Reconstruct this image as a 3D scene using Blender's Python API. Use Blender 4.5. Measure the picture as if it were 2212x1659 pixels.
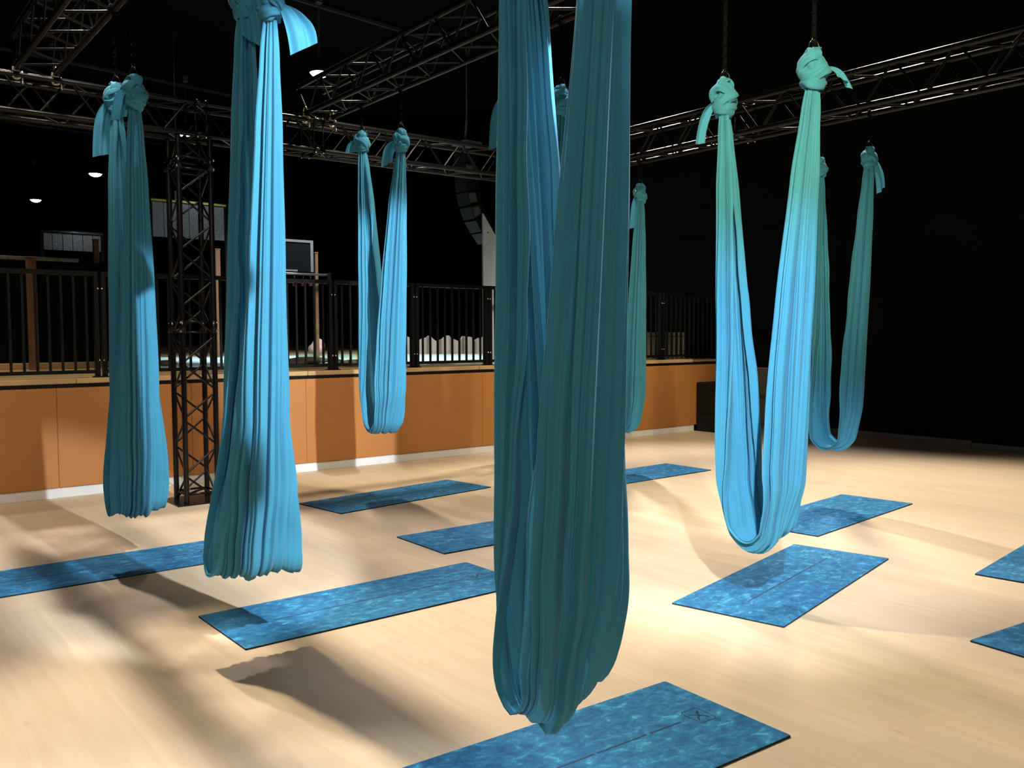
import bpy, math, random
from mathutils import Vector, Matrix

for o in list(bpy.data.objects):
    bpy.data.objects.remove(o, do_unlink=True)
scene = bpy.context.scene
COL = scene.collection
random.seed(7)
PI = math.pi

# ------------------------------------------------------------------ camera
F_PX, IW, IH = 1923.0, 2212.0, 1659.0
PITCH, ROLL, YAW, EYE = math.radians(3.25), math.radians(-0.22), math.radians(38.0), 1.57
_R = Vector((math.cos(YAW), -math.sin(YAW), 0)); _F = Vector((math.sin(YAW), math.cos(YAW), 0)); _Z = Vector((0, 0, 1))
FW = _F * math.cos(PITCH) - _Z * math.sin(PITCH)
_U = _F * math.sin(PITCH) + _Z * math.cos(PITCH)
RT = _R * math.cos(ROLL) + _U * math.sin(ROLL)
UP = -_R * math.sin(ROLL) + _U * math.cos(ROLL)
CAM = Vector((0, 0, EYE))
cd = bpy.data.cameras.new('camera'); cam = bpy.data.objects.new('camera', cd); COL.objects.link(cam)
cd.sensor_fit = 'HORIZONTAL'; cd.sensor_width = 36.0; cd.lens = F_PX / IW * 36.0
cd.clip_start = 0.05; cd.clip_end = 200
m = Matrix.Identity(4)
for i, v in enumerate((RT, UP, -FW)):
    for j in range(3): m[j][i] = v[j]
for j in range(3): m[j][3] = CAM[j]
cam.matrix_world = m
scene.camera = cam

# a pixel of the photograph gives a direction; the distance comes from the plane the thing touches
def ray(u, v): return RT * ((u - IW / 2) / F_PX) - UP * ((v - IH / 2) / F_PX) + FW
def atz(u, v, z=0.0): d = ray(u, v); return CAM + d * ((z - EYE) / d.z)
def aty(u, v, y): d = ray(u, v); return CAM + d * (y / d.y)
def atx(u, v, x): d = ray(u, v); return CAM + d * (x / d.x)

# ------------------------------------------------------------------ world, exposure, lights
wd = bpy.data.worlds.new('world'); scene.world = wd; wd.use_nodes = True
wd.node_tree.nodes['Background'].inputs[0].default_value = (0.6, 0.75, 1.0, 1)
wd.node_tree.nodes['Background'].inputs[1].default_value = 0.004
scene.view_settings.view_transform = 'Standard'
scene.view_settings.look = 'None'
scene.view_settings.gamma = 1.0
scene.view_settings.use_curve_mapping = False
scene.view_settings.exposure = 0.0

def spot(name, loc, target, power, angle, blend=0.4, size=0.1, color=(1, 1, 1)):
    l = bpy.data.lights.new(name, 'SPOT'); l.energy = power; l.spot_size = math.radians(angle)
    l.spot_blend = blend; l.shadow_soft_size = size; l.color = color
    o = bpy.data.objects.new(name, l); COL.objects.link(o)
    d = (Vector(target) - Vector(loc)).normalized()
    o.matrix_world = Matrix.Translation(loc) @ d.to_track_quat('-Z', 'Y').to_matrix().to_4x4()
    return o
WARM = (1.0, 0.88, 0.68); COOL = (0.86, 0.93, 1.0); PINK = (1.0, 0.91, 0.88); YELL = (1.0, 0.88, 0.45)
# stage spots high in the rig (out of frame, above the trusses)
spot('rig_spot', (1.50, 8.5, 6.4), (1.75, 5.6, 0), 1250, 46, 0.5, 0.09, PINK)
spot('rig_spot', (1.50, 6.1, 6.4), (1.75, 2.3, 0), 2050, 46, 0.5, 0.09, WARM)
spot('rig_spot', (4.6, 9.0, 6.4), (4.6, 6.6, 0), 1000, 52, 0.7, 0.12, WARM)
spot('rig_spot', (4.8, 5.2, 6.4), (4.6, 3.0, 0), 1020, 56, 0.7, 0.30, PINK)
spot('rig_spot', (8.6, 9.0, 6.4), (7.6, 6.0, 0), 1750, 62, 0.7, 0.12, PINK)
spot('rig_spot', (8.8, 5.4, 6.4), (8.0, 3.2, 0), 2000, 72, 0.7, 0.30, WARM)
# added, unseen spots that brighten the padded wall
spot('wash_spot', (1.4, 5.2, 6.3), (1.4, 9.4, 0.60), 1250, 46, 0.7, 0.3, WARM)
spot('wash_spot', (5.2, 5.2, 6.3), (5.2, 9.4, 0.60), 1150, 46, 0.7, 0.3, WARM)
spot('wash_spot', (9.0, 5.2, 6.3), (9.0, 9.4, 0.60), 1150, 46, 0.7, 0.3, WARM)
# front of house spots under the trusses
spot('front_spot', (0.6, -0.2, 3.6), (4.20, 3.08, 0.85), 2350, 30, 0.8, 0.05, COOL)
spot('front_spot', (0.6, -0.2, 3.6), (4.20, 3.08, 2.80), 1700, 25, 0.9, 0.05, YELL)
spot('front_spot', (1.98, -1.0, 5.0), (1.72, 4.04, 1.75), 3600, 22, 0.3, 0.05, COOL)
spot('front_spot', (2.3, 0.2, 3.5), (4.15, 7.20, 1.70), 4000, 18, 0.5, 0.05, COOL)
spot('side_spot', (5.4, 2.1, 3.4), (1.70, 2.0, 1.15), 900, 36, 0.5, 0.05, COOL)
# added unseen fill from behind the viewpoint, softens the dark fronts
spot('frontal_fill', (-3.0, -4.0, 6.0), (3.0, 4.0, 1.0), 750, 90, 0.8, 0.5, WARM)
# light over the play area behind the railing
spot('play_area_spot', (6.5, 12.3, 6.3), (8.0, 14.6, 1.17), 2600, 84, 0.6, 0.2, COOL)
spot('play_area_spot', (0.6, 12.2, 6.3), (1.0, 11.4, 1.17), 400, 60, 0.6, 0.2, WARM)

# ------------------------------------------------------------------ helpers
def material(name, color, rough=0.5, metal=0.0, var=0.0, scale=8.0, bump=0.0, bump_scale=60.0, spec=0.5, emit=None, estr=0.0):
    mt = bpy.data.materials.new(name); mt.use_nodes = True
    nt = mt.node_tree; b = nt.nodes['Principled BSDF']
    b.inputs['Roughness'].default_value = rough; b.inputs['Metallic'].default_value = metal
    b.inputs['Specular IOR Level'].default_value = spec
    tc = nt.nodes.new('ShaderNodeTexCoord')
    n = nt.nodes.new('ShaderNodeTexNoise'); n.inputs['Scale'].default_value = scale; n.inputs['Detail'].default_value = 4
    nt.links.new(tc.outputs['Object'], n.inputs['Vector'])
    r = nt.nodes.new('ShaderNodeValToRGB')
    r.color_ramp.elements[0].position = 0.3; r.color_ramp.elements[1].position = 0.7
    r.color_ramp.elements[0].color = (*[c * (1 - var) for c in color], 1)
    r.color_ramp.elements[1].color = (*[min(1, c * (1 + var)) for c in color], 1)
    nt.links.new(n.outputs['Fac'], r.inputs['Fac']); nt.links.new(r.outputs['Color'], b.inputs['Base Color'])
    if bump > 0:
        n2 = nt.nodes.new('ShaderNodeTexNoise'); n2.inputs['Scale'].default_value = bump_scale
        nt.links.new(tc.outputs['Object'], n2.inputs['Vector'])
        bp = nt.nodes.new('ShaderNodeBump'); bp.inputs['Strength'].default_value = bump; bp.inputs['Distance'].default_value = 0.01
        nt.links.new(n2.outputs['Fac'], bp.inputs['Height']); nt.links.new(bp.outputs['Normal'], b.inputs['Normal'])
    if emit:
        b.inputs['Emission Color'].default_value = (*emit, 1); b.inputs['Emission Strength'].default_value = estr
    return mt

M = {}
M['black_metal'] = material('black_metal', (0.0045, 0.0045, 0.005), 0.26, 0.0, 0.2, 12, 0.1, 120, spec=0.3)
M['black_paint'] = material('black_paint', (0.004, 0.004, 0.0045), 0.40, 0.0, 0.2, 12, spec=0.25)
M['chrome'] = material('chrome', (0.75, 0.74, 0.72), 0.18, 1.0, 0.05, 20)
M['clamp_metal'] = material('clamp_metal', (0.62, 0.55, 0.42), 0.3, 1.0, 0.15, 30)
M['webbing'] = material('webbing', (0.0015, 0.0015, 0.0017), 0.9, 0.0, 0.3, 60, 0.3, 200, spec=0.1)
M['wall_black'] = material('wall_black', (0.0035, 0.0042, 0.0050), 0.9, 0.0, 0.15, 1.5, spec=0.08)
M['ceiling_black'] = material('ceiling_black', (0.0022, 0.0026, 0.0032), 0.9, 0.0, 0.15, 1.5, spec=0.08)
M['grey_trim'] = material('grey_trim', (0.10, 0.10, 0.115), 0.5, 0.0, 0.1, 6)
M['white_trim'] = material('white_trim', (0.72, 0.72, 0.72), 0.45, 0.0, 0.04, 4)
M['pad'] = material('pad_vinyl', (0.43, 0.172, 0.044), 0.55, 0.0, 0.05, 1.2, 0.25, 160)
M['ledge_wood'] = material('ledge_wood', (0.50, 0.33, 0.16), 0.55, 0.0, 0.12, 5)
M['platform_wood'] = material('platform_wood', (0.55, 0.36, 0.16), 0.5, 0.0, 0.12, 3)
M['post_wood'] = material('post_wood', (0.17, 0.075, 0.028), 0.6, 0.0, 0.2, 6)
M['golf'] = material('golf_carpet', (0.55, 0.75, 0.76), 0.9, 0.0, 0.10, 1.5)
M['golf_green'] = material('golf_green', (0.30, 0.46, 0.30), 0.9, 0.0, 0.15, 2.5)
M['rock'] = material('rock', (0.16, 0.13, 0.10), 0.9, 0.0, 0.4, 7, 0.6, 14)
M['rock_pink'] = material('rock_pink', (0.50, 0.32, 0.26), 0.85, 0.0, 0.25, 9, 0.5, 18)
M['beige'] = material('beige_wall', (0.36, 0.32, 0.26), 0.8, 0.0, 0.1, 3)
M['white_board'] = material('white_board', (0.60, 0.78, 0.90), 0.7, 0.0, 0.05, 4)
M['mesh_grey'] = material('mesh_grey', (0.20, 0.20, 0.22), 0.8, 0.0, 0.35, 30, 0.5, 60)
M['painted_lit_rail'] = material('painted_lit_rail', (0.65, 0.58, 0.16), 0.4, 0.0, 0.1, 8)  # yellow light on the rail's edge, put into its colour
M['red'] = material('red_plastic', (0.16, 0.015, 0.012), 0.5, 0.0, 0.1, 8)
M['white_paint'] = material('white_paint', (0.12, 0.125, 0.135), 0.6, 0.0, 0.1, 8)
M['grey_panel'] = material('grey_panel', (0.11, 0.115, 0.115), 0.5, 0.0, 0.12, 3)
M['aluminium'] = material('aluminium', (0.42, 0.42, 0.40), 0.35, 0.9, 0.1, 12)
M['rail_grey'] = material('rail_grey', (0.10, 0.10, 0.11), 0.4, 0.6, 0.1, 12)
M['speaker'] = material('speaker_paint', (0.007, 0.007, 0.009), 0.6, 0.0, 0.3, 40, 0.4, 180, spec=0.2)
M['speaker_grey'] = material('speaker_grey', (0.10, 0.105, 0.11), 0.6, 0.0, 0.2, 10)
M['lamp_lens'] = material('lamp_lens', (0.9, 0.9, 0.9), 0.5, emit=(0.93, 0.93, 1.0), estr=14)
M['lamp_housing'] = material('lamp_housing', (0.05, 0.05, 0.055), 0.5, 0.3, 0.1, 10)
M['sign_green'] = material('sign_green', (0.02, 0.05, 0.04), 0.5, emit=(0.10, 0.16, 0.14), estr=0.15)
M['sign_white'] = material('sign_white', (0.4, 0.45, 0.42), 0.5, emit=(0.5, 0.6, 0.55), estr=0.35)
M['rubber'] = material('mat_rubber', (0.010, 0.016, 0.026), 0.8, 0.0, 0.2, 30, 0.3, 200)
M['mat_print'] = material('mat_print', (0.006, 0.028, 0.070), 0.75, 0.0, 0.1, 30)

def fabric_material():
    mt = bpy.data.materials.new('hammock_fabric'); mt.use_nodes = True
    nt = mt.node_tree; nt.nodes.remove(nt.nodes['Principled BSDF']); out = nt.nodes['Material Output']
    tc = nt.nodes.new('ShaderNodeTexCoord')
    n = nt.nodes.new('ShaderNodeTexNoise'); n.inputs['Scale'].default_value = 5; n.inputs['Detail'].default_value = 3
    nt.links.new(tc.outputs['Object'], n.inputs['Vector'])
    r = nt.nodes.new('ShaderNodeValToRGB')
    r.color_ramp.elements[0].color = (0.060, 0.300, 0.470, 1); r.color_ramp.elements[1].color = (0.072, 0.345, 0.530, 1)
    nt.links.new(n.outputs['Fac'], r.inputs['Fac'])
    w = nt.nodes.new('ShaderNodeTexNoise'); w.inputs['Scale'].default_value = 420; w.inputs['Detail'].default_value = 1
    nt.links.new(tc.outputs['Object'], w.inputs['Vector'])
    bp = nt.nodes.new('ShaderNodeBump'); bp.inputs['Strength'].default_value = 0.12; bp.inputs['Distance'].default_value = 0.002
    nt.links.new(w.outputs['Fac'], bp.inputs['Height'])
    p = nt.nodes.new('ShaderNodeBsdfPrincipled'); p.inputs['Roughness'].default_value = 0.75
    p.inputs['Specular IOR Level'].default_value = 0.15
    p.inputs['Sheen Weight'].default_value = 0.10; p.inputs['Sheen Roughness'].default_value = 0.5
    nt.links.new(r.outputs['Color'], p.inputs['Base Color']); nt.links.new(bp.outputs['Normal'], p.inputs['Normal'])
    t = nt.nodes.new('ShaderNodeBsdfTranslucent'); nt.links.new(r.outputs['Color'], t.inputs['Color'])
    mx = nt.nodes.new('ShaderNodeMixShader'); mx.inputs[0].default_value = 0.16
    nt.links.new(p.outputs[0], mx.inputs[1]); nt.links.new(t.outputs[0], mx.inputs[2]); nt.links.new(mx.outputs[0], out.inputs[0])
    return mt
M['fabric'] = fabric_material()

def mat_top_material():
    mt = bpy.data.materials.new('mat_top'); mt.use_nodes = True
    nt = mt.node_tree; b = nt.nodes['Principled BSDF']; b.inputs['Roughness'].default_value = 0.8; b.inputs['Specular IOR Level'].default_value = 0.25
    tc = nt.nodes.new('ShaderNodeTexCoord'); mp = nt.nodes.new('ShaderNodeMapping')
    oi = nt.nodes.new('ShaderNodeObjectInfo'); cb = nt.nodes.new('ShaderNodeVectorMath'); cb.operation = 'ADD'
    sc = nt.nodes.new('ShaderNodeMath'); sc.operation = 'MULTIPLY'; sc.inputs[1].default_value = 40
    nt.links.new(oi.outputs['Random'], sc.inputs[0])
    nt.links.new(tc.outputs['Object'], cb.inputs[0]); nt.links.new(sc.outputs[0], cb.inputs[1])
    nt.links.new(cb.outputs[0], mp.inputs['Vector']); mp.inputs['Scale'].default_value = (1.0, 1.5, 1)
    n = nt.nodes.new('ShaderNodeTexNoise'); n.inputs['Scale'].default_value = 14; n.inputs['Detail'].default_value = 7; n.inputs['Roughness'].default_value = 0.68
    n.inputs['Distortion'].default_value = 0.5
    nt.links.new(mp.outputs[0], n.inputs['Vector'])
    r = nt.nodes.new('ShaderNodeValToRGB'); e = r.color_ramp.elements
    e[0].position = 0.32; e[0].color = (0.012, 0.085, 0.200, 1); e[1].position = 0.68; e[1].color = (0.070, 0.380, 0.560, 1)
    k = e.new(0.46); k.color = (0.018, 0.130, 0.280, 1); k = e.new(0.56); k.color = (0.026, 0.180, 0.350, 1)
    nt.links.new(n.outputs['Fac'], r.inputs['Fac']); nt.links.new(r.outputs['Color'], b.inputs['Base Color'])
    n2 = nt.nodes.new('ShaderNodeTexNoise'); n2.inputs['Scale'].default_value = 180
    nt.links.new(tc.outputs['Object'], n2.inputs['Vector'])
    bp = nt.nodes.new('ShaderNodeBump'); bp.inputs['Strength'].default_value = 0.25; bp.inputs['Distance'].default_value = 0.004
    nt.links.new(n2.outputs['Fac'], bp.inputs['Height']); nt.links.new(bp.outputs['Normal'], b.inputs['Normal'])
    return mt
M['mat_top'] = mat_top_material()

def floor_material():
    mt = bpy.data.materials.new('laminate_floor'); mt.use_nodes = True
    nt = mt.node_tree; b = nt.nodes['Principled BSDF']
    b.inputs['Roughness'].default_value = 0.55; b.inputs['Specular IOR Level'].default_value = 0.3
    tc = nt.nodes.new('ShaderNodeTexCoord'); mp = nt.nodes.new('ShaderNodeMapping')
    mp.inputs['Rotation'].default_value = (0, 0, PI / 2)
    nt.links.new(tc.outputs['Object'], mp.inputs['Vector'])
    br = nt.nodes.new('ShaderNodeTexBrick'); br.offset = 0.37
    br.inputs['Color1'].default_value = (0.590, 0.470, 0.330, 1); br.inputs['Color2'].default_value = (0.635, 0.505, 0.355, 1)
    br.inputs['Mortar'].default_value = (0.555, 0.435, 0.30, 1); br.inputs['Scale'].default_value = 1.0
    br.inputs['Mortar Size'].default_value = 0.0012; br.inputs['Brick Width'].default_value = 1.3; br.inputs['Row Height'].default_value = 0.19
    nt.links.new(mp.outputs[0], br.inputs['Vector'])
    m2 = nt.nodes.new('ShaderNodeMapping'); m2.inputs['Scale'].default_value = (9.0, 0.7, 1)
    nt.links.new(tc.outputs['Object'], m2.inputs['Vector'])
    n = nt.nodes.new('ShaderNodeTexNoise'); n.inputs['Scale'].default_value = 2.2; n.inputs['Detail'].default_value = 6; n.inputs['Distortion'].default_value = 0.8
    nt.links.new(m2.outputs[0], n.inputs['Vector'])
    r = nt.nodes.new('ShaderNodeValToRGB'); e = r.color_ramp.elements
    e[0].position = 0.28; e[0].color = (0.86, 0.80, 0.72, 1); e[1].position = 0.62; e[1].color = (1, 1, 1, 1)
    nt.links.new(n.outputs['Fac'], r.inputs['Fac'])
    m3 = nt.nodes.new('ShaderNodeMapping'); m3.inputs['Scale'].default_value = (3.6, 1.3, 1)
    nt.links.new(tc.outputs['Object'], m3.inputs['Vector'])
    vo = nt.nodes.new('ShaderNodeTexVoronoi'); vo.inputs['Scale'].default_value = 1.2
    nt.links.new(m3.outputs[0], vo.inputs['Vector'])
    r2 = nt.nodes.new('ShaderNodeValToRGB'); e = r2.color_ramp.elements
    e[0].position = 0.0; e[0].color = (0.72, 0.62, 0.50, 1); e[1].position = 0.07; e[1].color = (1, 1, 1, 1)
    nt.links.new(vo.outputs['Distance'], r2.inputs['Fac'])
    x1 = nt.nodes.new('ShaderNodeMixRGB'); x1.blend_type = 'MULTIPLY'; x1.inputs[0].default_value = 0.55
    x2 = nt.nodes.new('ShaderNodeMixRGB'); x2.blend_type = 'MULTIPLY'; x2.inputs[0].default_value = 0.6
    nt.links.new(br.outputs['Color'], x1.inputs[1]); nt.links.new(r.outputs['Color'], x1.inputs[2])
    nt.links.new(x1.outputs[0], x2.inputs[1]); nt.links.new(r2.outputs['Color'], x2.inputs[2])
    nt.links.new(x2.outputs[0], b.inputs['Base Color'])
    return mt
M['floor'] = floor_material()

class MB:
    """collects shapes (in world or local coordinates) into one mesh"""
    def __init__(s): s.v = []; s.f = []; s.smooth = set()
    def add(s, vs, fs, smooth=False):
        k = len(s.v); s.v += [tuple(v) for v in vs]
        for f in fs:
            if smooth: s.smooth.add(len(s.f))
            s.f.append([i + k for i in f])
        return s
    def box(s, a, b):
        x0, y0, z0 = a; x1, y1, z1 = b
        return s.add([(x0, y0, z0), (x1, y0, z0), (x1, y1, z0), (x0, y1, z0), (x0, y0, z1), (x1, y0, z1), (x1, y1, z1), (x0, y1, z1)],
                     [(0, 3, 2, 1), (4, 5, 6, 7), (0, 1, 5, 4), (1, 2, 6, 5), (2, 3, 7, 6), (3, 0, 4, 7)])
    def bbox(s, a, b, c=0.004):
        """box with chamfered top and side edges"""
        x0, y0, z0 = a; x1, y1, z1 = b
        def ring(x0, y0, x1, y1, z, c): return [(x0 + c, y0, z), (x1 - c, y0, z), (x1, y0 + c, z), (x1, y1 - c, z), (x1 - c, y1, z), (x0 + c, y1, z), (x0, y1 - c, z), (x0, y0 + c, z)]
        rs = [ring(x0 + c, y0 + c, x1 - c, y1 - c, z0, c), ring(x0, y0, x1, y1, z0 + c, c), ring(x0, y0, x1, y1, z1 - c, c), ring(x0 + c, y0 + c, x1 - c, y1 - c, z1, c)]
        vs = sum(rs, []); fs = []
        for k in range(3):
            for i in range(8): fs.append((k * 8 + i, k * 8 + (i + 1) % 8, k * 8 + 8 + (i + 1) % 8, k * 8 + 8 + i))
        fs.append(tuple(reversed(range(8)))); fs.append(tuple(range(24, 32)))
        return s.add(vs, fs)
    def tube(s, pts, r, n=8, caps=True, smooth=True, flat=None):
        pts = [Vector(p) for p in pts]; vs = []; fs = []
        up = Vector((0, 0, 1))
        for i, p in enumerate(pts):
            d = (pts[min(i + 1, len(pts) - 1)] - pts[max(i - 1, 0)]).normalized()
            a = d.cross(up if abs(d.z) < 0.95 else Vector((1, 0, 0))).normalized(); b = a.cross(d).normalized()
            rr = r[i] if isinstance(r, (list, tuple)) else r
            for k in range(n):
                t = 2 * PI * k / n
                vs.append(p + a * (rr * math.cos(t)) + b * (rr * math.sin(t)))
        for i in range(len(pts) - 1):
            for k in range(n): fs.append((i * n + k, i * n + (k + 1) % n, (i + 1) * n + (k + 1) % n, (i + 1) * n + k))
        s.add(vs, fs, smooth)
        if caps:
            k0 = len(s.v) - len(vs)
            s.f.append([k0 + i for i in reversed(range(n))]); s.f.append([k0 + (len(pts) - 1) * n + i for i in range(n)])
        return s
    def lathe(s, c, prof, n=24):
        vs = []; fs = []
        for (r, z) in prof:
            for k in range(n): vs.append((c[0] + r * math.cos(2 * PI * k / n), c[1] + r * math.sin(2 * PI * k / n), c[2] + z))
        for i in range(len(prof) - 1):
            for k in range(n): fs.append((i * n + k, i * n + (k + 1) % n, (i + 1) * n + (k + 1) % n, (i + 1) * n + k))
        return s.add(vs, fs, True)
    def torus(s, c, R, r, ax1, ax2, n=14, k=7, ey=1.0):
        c = Vector(c); ax1 = Vector(ax1).normalized(); ax2 = Vector(ax2).normalized(); nx = ax1.cross(ax2)
        vs = []; fs = []
        for i in range(n):
            t = 2 * PI * i / n; d = ax1 * math.cos(t) + ax2 * (math.sin(t) * ey); o = c + d * R
            dn = d.normalized()
            for j in range(k):
                q = 2 * PI * j / k; vs.append(o + dn * (r * math.cos(q)) + nx * (r * math.sin(q)))
        for i in range(n):
            for j in range(k): fs.append((i * k + j, ((i + 1) % n) * k + j, ((i + 1) % n) * k + (j + 1) % k, i * k + (j + 1) % k))
        return s.add(vs, fs, True)
    def ball(s, c, r, n=8, m_=6, scale=(1, 1, 1)):
        vs = [(c[0], c[1], c[2] + r * scale[2])]; fs = []
        for i in range(1, m_):
            t = PI * i / m_
            for k in range(n):
                p = 2 * PI * k / n
                vs.append((c[0] + r * scale[0] * math.sin(t) * math.cos(p), c[1] + r * scale[1] * math.sin(t) * math.sin(p), c[2] + r * scale[2] * math.cos(t)))
        vs.append((c[0], c[1], c[2] - r * scale[2])); L = len(vs) - 1
        for k in range(n): fs.append((0, 1 + k, 1 + (k + 1) % n))
        for i in range(m_ - 2):
            for k in range(n): fs.append((1 + i * n + k, 1 + (i + 1) * n + k, 1 + (i + 1) * n + (k + 1) % n, 1 + i * n + (k + 1) % n))
        for k in range(n): fs.append((L, 1 + (m_ - 2) * n + (k + 1) % n, 1 + (m_ - 2) * n + k))
        return s.add(vs, fs, True)
    def prism(s, poly, dvec):
        n = len(poly); d = Vector(dvec); vs = [Vector(p) for p in poly] + [Vector(p) + d for p in poly]
        fs = [tuple(range(n)), tuple(reversed(range(n, 2 * n)))] + [(i, i + n, (i + 1) % n + n, (i + 1) % n) for i in range(n)]
        return s.add(vs, fs)
    def mesh(s, name, origin=(0, 0, 0)):
        me = bpy.data.meshes.new(name); o = origin
        me.from_pydata([(v[0] - o[0], v[1] - o[1], v[2] - o[2]) for v in s.v], [], s.f)
        for i in s.smooth: me.polygons[i].use_smooth = True
        me.update(); return me
    def build(s, name, mt, parent=None, origin=None):
        """world-coordinate shapes become an object, a child of an unrotated parent if one is given"""
        if parent is not None: origin = parent['_o'] if '_o' in parent else parent.location
        me = s.mesh(name, origin or (0, 0, 0)); me.materials.append(M[mt] if isinstance(mt, str) else mt)
        o = bpy.data.objects.new(name, me); COL.objects.link(o)
        if parent is not None: o.parent = parent
        elif origin: o.location = origin
        return o
def fix_normals(o):
    import bmesh
    bm = bmesh.new(); bm.from_mesh(o.data); bmesh.ops.recalc_face_normals(bm, faces=bm.faces); bm.to_mesh(o.data); bm.free()
    return o
def inst(name, me, parent, mat4):
    o = bpy.data.objects.new(name, me); COL.objects.link(o); o.parent = parent; o.matrix_local = mat4; return o
def thing(name, loc, label=None, cat=None, group=None):
    o = bpy.data.objects.new(name, None); o.empty_display_size = 0.1; COL.objects.link(o); o.location = loc
    return tag(o, label, cat, group)
def tag(o, label=None, cat=None, group=None, kind=None):
    if label: o['label'] = label
    if cat: o['category'] = cat
    if group: o['group'] = group
    if kind: o['kind'] = kind
    return o
def struct(name, mb, mt, label=None, parent=None, origin=None):
    o = mb.build(name, mt, parent, origin)
    if parent is None: o['kind'] = 'structure'
    if label: o['label'] = label
    return o
def unit_rod(name, mt, n=8):
    me = MB().tube([(0, 0, 0), (0, 0, 1)], 1.0, n).mesh(name); me.materials.append(M[mt]); return me
def rod_matrix(a, b, r):
    a = Vector(a); b = Vector(b); d = b - a
    q = d.to_track_quat('Z', 'Y').to_matrix().to_4x4()
    return Matrix.Translation(a) @ q @ Matrix.Diagonal((r, r, d.length, 1))

# ------------------------------------------------------------------ the room
YW = 9.43                                      # face of the padded low wall
XW = 12.20                                     # black wall at the right
ZP = 1.10                                      # platform height behind the low wall
CEIL = 7.3
struct('floor', MB().box((-7, -7, -0.1), (XW, YW + 0.05, 0)), 'floor', 'pale oak laminate floor in warm stage light')
struct('ceiling', MB().box((-7, -7, CEIL), (24, 37, CEIL + 0.1)), 'ceiling_black', 'black ceiling high above the rig')
struct('wall_right', MB().box((XW, -7, -0.1), (XW + 0.15, YW + 0.2, CEIL)).box((XW, YW + 0.2, -0.1), (XW + 0.15, 15.0, CEIL)), 'wall_black', 'matt black wall behind the right row of hammocks')
struct('wall_left', MB().box((-7.15, -7, -0.1), (-7, 37, CEIL)), 'wall_black', 'black side wall')
struct('wall_front', MB().box((-7, -7.15, -0.1), (24, -7, CEIL)), 'wall_black', 'black wall behind the viewpoint')
struct('wall_far', MB().box((-7, 36.85, 0), (24, 37, CEIL)), 'wall_black', 'black wall far behind the play area')
struct('wall_side_far', MB().box((23.85, 15, 0), (24, 37, CEIL)).box((XW, 15, 0), (24, 15.15, CEIL)), 'wall_black', 'black wall beyond the play area')
bb = struct('baseboard_right', MB().bbox((XW - 0.03, -7, 0), (XW, 5.57, 0.085), 0.004), 'grey_trim', 'grey skirting along the black wall')
MB().bbox((XW - 0.025, 5.58, 0), (XW, YW - 0.02, 0.11), 0.004).build('skirting_board', 'grey_trim', bb)

wb = struct('wall_back', MB().box((-7, YW, -0.1), (XW, YW + 0.25, ZP - 0.045)), 'black_paint', 'low wall clad with orange brown vinyl pads')
xs = [-6.95 + 0.0]
seams = [-6.9, -5.77, -4.5, -3.23, -1.96, -0.69, 0.57, 1.80, 3.08, 4.37, 5.61, 6.85, 8.09, 9.36, 10.62, 11.86, XW - 0.01]
for a, b in zip(seams[:-1], seams[1:]):
    MB().bbox((a + 0.0007, YW - 0.035, 0.10), (b - 0.0007, YW - 0.001, 1.062), 0.004).build('wall_pad', 'pad', wb)
struct('baseboard_back', MB().bbox((-7, YW - 0.022, 0), (11.05, YW, 0.098), 0.003), 'white_trim', 'white skirting under the orange pads')
struct('trim_1', MB().box((-7, YW - 0.02, 1.063), (XW, YW + 0.25, 1.095)), 'black_paint', 'dark strip between the pads and the wooden ledge')
lx = [-7, -4.6, -2.2, 0.2, 1.98, 4.4, 6.8, 9.2, 11.0]
lg = struct('trim_2', MB().box((-7, YW + 0.03, 1.096), (11.0, YW + 0.22, 1.10)), 'ledge_wood', 'pale wooden ledge capping the low wall')
for a, b in zip(lx[:-1], lx[1:]):
    MB().bbox((a + 0.002, YW - 0.035, 1.10), (b - 0.002, YW + 0.24, 1.150), 0.006).build('ledge_board', 'ledge_wood', lg)
struct('platform', MB().box((-7, YW + 0.25, -0.1), (24, 37, ZP + 0.03)), 'platform_wood', 'raised floor of the play area behind the railing')

# ------------------------------------------------------------------ railing sections on the ledge
bal_me = MB().box((-0.011, -0.011, 0), (0.011, 0.011, 0.93)).mesh('baluster'); bal_me.materials.append(M['black_paint'])
YR = YW + 0.10
def railing(x0, x1, lab):
    r = thing('railing_section', (x0, YR, 1.15), lab, 'railing', 'railing sections above the padded wall')
    top = 2.20
    for x in (x0 + 0.022, x1 - 0.022):
        p = MB().bbox((x - 0.022, YR - 0.03, 1.15), (x + 0.022, YR + 0.03, top), 0.003).build('post', 'black_paint', r)
        MB().box((x - 0.04, YR - 0.05, 1.15), (x + 0.04, YR + 0.05, 1.16)).build('foot_plate', 'black_paint', p)
    MB().bbox((x0 + 0.04, YR - 0.022, top - 0.045), (x1 - 0.04, YR + 0.022, top), 0.003).build('top_rail', 'black_paint', r)
    MB().bbox((x0 + 0.04, YR - 0.018, 1.19), (x1 - 0.04, YR + 0.018, 1.225), 0.003).build('bottom_rail', 'black_paint', r)
    n = max(2, round((x1 - x0) / 0.11)); st = (x1 - x0) / n
    for i in range(1, n):
        inst('baluster', bal_me, r, Matrix.Translation((i * st, 0, 1.225 - 1.15)))
    for z in (1.32, 2.03):
        for x in (x0 + 0.008, x1 - 0.008):
            MB().ball((x, YR - 0.033, z), 0.012, 8, 6).build('clamp_bolt', 'chrome', r)
    return r
cuts = [-0.80, 2.24, 4.78, 5.90, 7.04, 8.72, 10.41, 11.95]
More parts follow.
